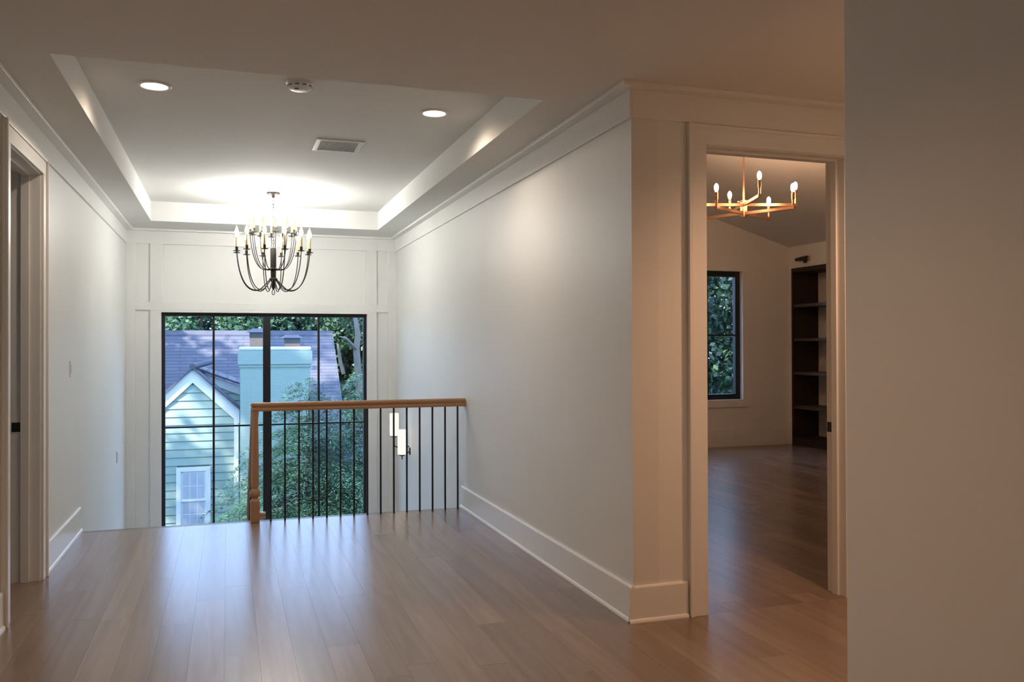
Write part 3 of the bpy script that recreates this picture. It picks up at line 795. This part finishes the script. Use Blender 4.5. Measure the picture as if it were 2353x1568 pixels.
# front gable
pk = onY(443, 848, YG); hw = onY(548, 900, YG).x-pk.x
pk_z = pk.z
gs = (onY(443, 848, YG).z-onY(548, 940, YG).z)/hw        # slope of the rake
rk = onY(443, 848, YG).z-onY(443, 880, YG).z             # vertical depth of the rake board
x_p = pk.x
for s in (-1, 1):
    xe = x_p+s*(hw+.02)
    MB().prism([(x_p, YG-.06, pk_z), (xe, YG-.06, pk_z-gs*(hw+.02)), (xe, YG-.06, pk_z-gs*(hw+.02)-rk), (x_p, YG-.06, pk_z-rk)], (0, .05, 0)).build('rake_board', 'ehwhite', hs)
    MB().prism([(x_p, YG-.14, pk_z+.05), (xe+s*.06, YG-.14, pk_z+.05-gs*(hw+.08)), (xe+s*.06, YG-.14, pk_z-gs*(hw+.08)+.005), (x_p, YG-.14, pk_z+.005)], (0, 2.0, 0)).build('gable_roof', 'ridge', hs)
MB().tube([(x_p, YG-.10, pk_z+.05), onY(484, 832, YG+2.0)], .075, 8).build('ridge_roll', 'ridge', hs)
EX = .186
z = pk_z-rk-.02
zi = pk_z-rk
k = 0
MB().box(x_p-hw+.05, x_p+hw-.05, YG+.06, YG+2.4, GZ, pk_z-gs*hw-.1).build('gable_body', 'siding', hs)
MB().prism([(x_p-hw+.05, YG+.06, pk_z-gs*hw-.12), (x_p+hw-.05, YG+.06, pk_z-gs*hw-.12), (x_p, YG+.06, pk_z-rk+.1)], (0, .3, 0)).build('gable_body', 'siding', hs)
# house window
wx0, wx1 = onY(405, 1100, YG).x, onY(484, 1100, YG).x
wz1 = onY(445, 1073, YG).z; wz0 = wz1-1.75
bot = zi-gs*0
zt_ = math.floor(zi/EX)*EX
while zt_ > GZ+.3:
    zb_ = zt_-EX
    def half(zq): return min(hw, max(.0, (zi+.12-zq)/gs))
    segs = [(-1, 1)]
    ht_, hb_ = half(zt_), half(zb_)
    if zb_ < wz1+.02 and zt_ > wz0:
        parts = [(x_p-hb_, x_p-ht_, wx0+.01), (wx1-.01, None, None)]
        MB().prism([(x_p-hb_, YG-.022, zb_), (wx0+.02, YG-.022, zb_), (wx0+.02, YG+.004, zt_), (x_p-ht_, YG+.004, zt_)], (0, .03, 0)).build('siding_board', 'siding', hs)
        MB().prism([(wx1-.02, YG-.022, zb_), (x_p+hb_, YG-.022, zb_), (x_p+ht_, YG+.004, zt_), (wx1-.02, YG+.004, zt_)], (0, .03, 0)).build('siding_board', 'siding', hs)
    else:
        MB().prism([(x_p-hb_, YG-.022, zb_), (x_p+hb_, YG-.022, zb_), (x_p+ht_, YG+.004, zt_), (x_p-ht_, YG+.004, zt_)], (0, .03, 0)).build('siding_board', 'siding', hs)
    zt_ = zb_
for s in (-1, 1):
    xe = x_p+s*hw
    MB().box(min(xe, xe-s*.10), max(xe, xe-s*.10), YG-.05, YG+.05, GZ, pk_z-gs*hw-rk+.12).build('corner_board', 'ehwhite', hs)
hw_e = MB().box(wx0, wx1, YG-.028, YG+.06, wz0, wz1).build('window', 'ehwhite', hs)
tw = .10
for a in (MB().box(wx0, wx0+tw, YG-.06, YG-.028, wz0, wz1), MB().box(wx1-tw, wx1, YG-.06, YG-.028, wz0, wz1),
          MB().box(wx0+tw, wx1-tw, YG-.06, YG-.028, wz1-tw, wz1)):
    a.build('window_trim', 'ehwhite', hw_e)
zm = onY(445, 1149, YG).z
for (a, b) in ((zm+.025, wz1-tw-.03), (zm-(wz1-tw-.03-zm)+.02, zm-.025)):
    cols, rows = 3, 2
    pw_, ph_ = (wx1-wx0-2*tw-.06), (b-a)
    for i in range(cols):
        for j in range(rows):
            MB().box(wx0+tw+.03+pw_*i/cols+.012, wx0+tw+.03+pw_*(i+1)/cols-.012, YG-.034, YG-.026, a+ph_*j/rows+.012, a+ph_*(j+1)/rows-.012).build('pane', 'curtain_refl', hw_e)
MB().box(wx0+tw, wx1-tw, YG-.05, YG-.028, zm-.03, zm+.0).build('meeting_rail', 'ehwhite', hw_e)
# second, wider gable behind
a0, a1 = onY(452, 852, YG2), onY(575, 897, YG2)
MB().prism([(a0.x, YG2, a0.z), (a1.x, YG2, a1.z), (a1.x, YG2, a1.z-.21), (a0.x, YG2, a0.z-.21)], (0, .06, 0)).build('rake_board', 'ehwhite', hs)
MB().prism([(a0.x-.05, YG2-.08, a0.z+.09), (a1.x+.1, YG2-.08, a1.z+.06), (a1.x+.1, YG2-.08, a1.z+.02), (a0.x-.05, YG2-.08, a0.z+.03)], (0, 3.0, .0)).build('gable_roof', 'roof', hs)
nb = 0
zt_ = a0.z
sl2 = (a0.z-a1.z)/(a1.x-a0.x)
while zt_ > a1.z-2.0:
    zb_ = zt_-EX
    xt = min(a1.x, a0.x+max(0, (a0.z-.1-zt_)/sl2)); xbb = min(a1.x, a0.x+max(0, (a0.z-.1-zb_)/sl2))
    if xbb > a0.x+.05:
        MB().prism([(a0.x, YG2+.01, zb_), (xbb, YG2+.01, zb_), (xt, YG2+.036, zt_), (a0.x, YG2+.036, zt_)], (0, .03, 0)).build('siding_board', 'siding', hs)
    zt_ = zb_
# chimney
cx0, cx1 = onY(552, 900, YC).x, onY(713, 900, YC).x
cy1 = YC+.95
zc = [onY(630, v, YC).z for v in (797, 806, 838, 846)]
MB().box(cx0, cx1, YC, cy1, GZ, zc[3]).build('chimney_stack', 'brick', hs)
g_ = .045
MB().box(cx0-g_*.6, cx1+g_*.6, YC-g_*.6, cy1+g_*.6, zc[3]+.02, zc[2]-.02).build('corbel', 'brick', hs, bevel=.006)
MB().box(cx0-.01, cx1+.01, YC-.01, cy1+.01, zc[3], zc[2]).build('corbel_joint', 'brick', hs)
MB().box(cx0-g_, cx1+g_, YC-g_, cy1+g_, zc[2], zc[1]).build('corbel', 'brick', hs, bevel=.008)
MB().box(cx0-g_*.6, cx1+g_*.6, YC-g_*.6, cy1+g_*.6, zc[1], zc[0]).build('chimney_wash', 'ehwhite', hs, bevel=.06)
for (pa, pb, zt0_, ztop_, zl0, zl1) in ((575, 616, 797, 776, 764, 755), (655, 689, 797, 789, 777, 770)):
    yf = YC+.3
    f0, f1 = onY(pa, 780, yf).x, onY(pb, 780, yf).x
    zz0, zz1, zz2, zz3 = zc[0]-.02, onY(pa, ztop_, yf).z, onY(pa, zl0, yf).z, onY(pa, zl1, yf).z
    MB().box(f0, f1, yf, yf+(f1-f0), zz0, zz1).build('clay_flue', 'clay', hs, bevel=.01)
    MB().box(f0-.01, f1+.01, yf-.01, yf+(f1-f0)+.01, zz1, zz2).build('spark_screen', 'mesh', hs)
    cxm, cym = (f0+f1)/2, yf+(f1-f0)/2; e_ = (f1-f0)/2+.075
    mb = MB(); mb.add([(cxm-e_, cym-e_, zz2), (cxm+e_, cym-e_, zz2), (cxm+e_, cym+e_, zz2), (cxm-e_, cym+e_, zz2), (cxm-e_*.55, cym-e_*.55, zz3), (cxm+e_*.55, cym-e_*.55, zz3), (cxm+e_*.55, cym+e_*.55, zz3), (cxm-e_*.55, cym+e_*.55, zz3)],
           [(0,3,2,1),(4,5,6,7),(0,1,5,4),(1,2,6,5),(2,3,7,6),(3,0,4,7)])
    mb.build('flue_cap', 'capm', hs)
# low porch roof right of the chimney
p0, p1 = onY(690, 985, 23.6), onY(1000, 1055, 22.3)
MB().prism([(p0.x-.3, 22.3, p1.z), (p0.x-.3, 23.6, p0.z), (p0.x-.3, 23.6, p0.z-.1), (p0.x-.3, 22.3, p1.z-.1)], (p1.x-p0.x, 0, 0)).build('porch_roof', 'roof', hs)
MB().box(p0.x, p1.x-.6, 22.9, 23.5, GZ, p1.z-.05).build('porch_wall', 'sub', hs)

# ------------------------------------------------------------------ foliage
nrng = np.random.default_rng(11)
def leaf_mesh(name, pts, nrm, tan, ln, wd, mat):
    """rhombic leaves: one quad each"""
    n = len(pts)
    nrm = nrm/np.linalg.norm(nrm, axis=1, keepdims=True)
    tan = tan - nrm*(tan*nrm).sum(1, keepdims=True); tan /= (np.linalg.norm(tan, axis=1, keepdims=True)+1e-9)
    bi = np.cross(nrm, tan)
    ln = np.asarray(ln).reshape(-1, 1); wd = np.asarray(wd).reshape(-1, 1)
    v = np.empty((n, 4, 3))
    v[:, 0] = pts; v[:, 1] = pts+tan*ln*.45+bi*wd; v[:, 2] = pts+tan*ln; v[:, 3] = pts+tan*ln*.45-bi*wd
    me = bpy.data.meshes.new(name)
    me.vertices.add(n*4); me.vertices.foreach_set('co', v.reshape(-1))
    me.loops.add(n*4); me.loops.foreach_set('vertex_index', np.arange(n*4, dtype=np.int32))
    me.polygons.add(n); me.polygons.foreach_set('loop_start', np.arange(0, n*4, 4, dtype=np.int32))
    me.polygons.foreach_set('loop_total', np.full(n, 4, dtype=np.int32))
    me.update(); me.validate()
    me.materials.append(M[mat]); return me

def broadleaf(label, base, trunk_pts, trunk_r, clusters, n_leaf, size, mat='leaf', bark='bark', group='trees beyond the house', limbs=()):
    e = empty('broadleaf_tree', base, label, 'tree', group)
    MB().tube(trunk_pts, trunk_r, 8).build('trunk', bark, e, True)
    for pts, r in limbs: MB().tube(pts, r, 6).build('branch', bark, e, True)
    c = np.array([q[:3] for q in clusters], float); rad = np.array([q[3] for q in clusters], float)
    wts = rad**2/np.sum(rad**2)
    idx = nrng.choice(len(c), n_leaf, p=wts)
    dirs = nrng.normal(size=(n_leaf, 3)); dirs /= np.linalg.norm(dirs, axis=1, keepdims=True)
    rr = nrng.uniform(.35, 1, (n_leaf, 1))**.5
    pts = c[idx]+dirs*rr*rad[idx][:, None]*np.array([1, 1, .75])
    nr = dirs*.6+nrng.normal(size=(n_leaf, 3))*.7+np.array([0, 0, .5])
    tn = nrng.normal(size=(n_leaf, 3))+np.array([0, 0, -.4])
    ln = nrng.uniform(.7, 1.3, n_leaf)*size
    tag(link('foliage', leaf_mesh('foliage', pts, nr, tn, ln, ln*.33, mat), mat, e), kind='stuff')
    return e

def crown(cx, cy, cz, R, RZ, n, r0, r1):
    out = []
    for _ in range(n):
        a = nrng.normal(size=3); a /= np.linalg.norm(a); q = nrng.uniform(.4, 1)**.6
        out.append((cx+a[0]*R*q, cy+a[1]*R*q, cz+a[2]*RZ*q, nrng.uniform(r0, r1)))
    return out

specs = [("dark green tree behind the roof ridge at the window's left edge", -9.5, 37, 'leafd'),
         ('leafy tree rising behind the ridge above the front gable', -5.2, 39, 'leaf'),
         ('bright green tree behind the ridge just left of the chimney flues', -1.2, 37.5, 'leaf'),
         ('dark green tree behind the chimney and thick mullion', 2.6, 39, 'leafd'),
         ("green tree behind the roof ridge's right end", 6.2, 37.5, 'leaf'),
         ('dark tree filling the upper right window corner', 10.2, 39, 'leafd')]
for lab, x, y, mt in specs:
    broadleaf(lab, (x, y, GZ), [(x, y, GZ), (x+.3, y, -1), (x, y, 1.5), (x+.2, y, 3)], [.30, .24, .16, .06],
              crown(x, y, 1.2, 2.7, 2.6, 60, .7, 1.2), 22000, .22, mt)
# tree with pale trunk beside the roof
ty = 30.0
tp = [onY(835, 1050, ty), onY(826, 900, ty), onY(819, 800, ty), onY(823, 770, ty), onY(817, 735, ty), onY(812, 640, ty)]
lim = [([onY(819, 803, ty), onY(806, 790, ty-.3), onY(795, 778, ty-.5), onY(780, 774, ty-.7)], [.085, .07, .05, .02]),
       ([onY(790, 860, ty+1), onY(782, 830, ty+1), onY(776, 790, ty+1)], [.07, .07, .04])]
broadleaf('pale trunked forked tree right of the neighbouring roof', (tp[0].x, ty, GZ), [Vector((tp[0].x, ty, GZ))]+tp, [.17, .15, .13, .115, .10, .08, .05],
          crown(6.3, 32.5, 3.2, 2.6, 1.4, 22, .6, 1.0)+crown(6.6, 32.5, -.6, 2.6, 2.2, 34, .6, 1.0), 14000, .20, 'leafd', 'barkp', limbs=lim)
# trees outside the study window
for lab, x, y in (('tall leafy tree filling the study window', 12.2, 24.0), ('leafy tree behind the study window\'s lower pane', 15.5, 28.0)):
    broadleaf(lab, (x, y, GZ), [(x, y, GZ), (x+.2, y, 1), (x, y, 5)], [.3, .22, .08],
              crown(x, y, 2.0, 4.2, 4.6, 50, .8, 1.6), 22000, .20, 'leafs', group='trees outside the study window')
# trees to the left that throw the dappled shade
for lab, x, y, z, n in (('large shade tree left of the neighbouring house', -9.5, 15.5, 8.2, 9500), ('second shade tree left of the neighbouring house', -7.0, 22.5, 9.0, 8500)):
    broadleaf(lab, (x-2.5, y, GZ), [(x-2.5, y, GZ), (x-2.3, y, 3), (x-1, y, 8)], [.45, .35, .15],
              crown(x, y, z-.9, 5.4, 4.6, 62, .75, 1.25), n, .36, 'leaf', group='shade trees outside')

# hemlock in front of the chimney
def hemlock(label, x, y, ztop, zbase, rbase, nb, seed, rpow=.85):
    r = np.random.default_rng(seed)
    e = empty('hemlock_tree', (x, y, GZ), label, 'tree', 'hemlocks below the stair window')
    MB().tube([(x, y, GZ), (x, y, (ztop+GZ)/2), (x+.05, y, ztop)], [.09, .05, .006], 8).build('trunk', 'bark', e, True)
    P, Nn, T, Ln = [], [], [], []
    for i in range(nb):
        f = (i+.5)/nb
        z0 = ztop-(ztop-zbase)*f**.8
        L_ = (.25+(rbase-.25)*((ztop-z0)/(ztop-zbase))**rpow)*r.uniform(.75, 1.12)
        a = r.uniform(0, 2*math.pi)
        d = np.array([math.cos(a), math.sin(a), 0]); sd_ = np.array([-d[1], d[0], 0])
        rise = r.uniform(.05, .35)
        seg = max(8, int(L_*17))
        for j in range(1, seg+1):
            t = j/seg
            c = np.array([x, y, z0])+d*L_*t+np.array([0, 0, L_*(rise*t-.55*t*t)])
            tan = d+np.array([0, 0, rise-1.1*t])
            wl_ = .42*L_**.5*(1-t*.7)*(.45+.55*min(1, t*4))*r.uniform(.7, 1.1)
            for s in (-1, 1):
                m_ = max(4, int(wl_*46))
                dirw = sd_*s*.75+tan*.65+r.normal(size=3)*.12; dirw = dirw/np.linalg.norm(dirw)
                sag = -.35*wl_
                u = (np.arange(m_)[:, None]+.2)/m_
                side = np.cross(dirw, [0, 0, 1.]); side = side/(np.linalg.norm(side)+1e-6)
                fan = r.choice([-1, 1], (m_, 1))*r.uniform(.15, .9, (m_, 1))
                P.append(c+dirw*wl_*u+np.array([[0, 0, sag]])*u*u)
                Nn.append(np.array([[0, 0, 1.]])+r.normal(size=(m_, 3))*.25)
                T.append(dirw+np.array([[0, 0, 2*sag/max(wl_, .1)]])*u+side*fan+r.normal(size=(m_, 3))*.08)
                Ln.append(r.uniform(.055, .10, m_))
    P, Nn, T, Ln = np.vstack(P), np.vstack(Nn), np.vstack(T), np.concatenate(Ln)
    tag(link('foliage', leaf_mesh('foliage', P, Nn, T, Ln, Ln*.11, 'hem'), 'hem', e), kind='stuff')
    return len(P)
hp = onY(705, 868, 15.9)
n1 = hemlock('feathery green hemlock in front of the painted chimney', hp.x, 15.9, hp.z, GZ+.4, 3.1, 300, 5)
hp = onY(838, 845, 17.4)
n2 = hemlock('hemlock at the stair window\'s right edge behind the nearer one', hp.x, 17.4, hp.z, GZ+.4, 2.8, 260, 8)
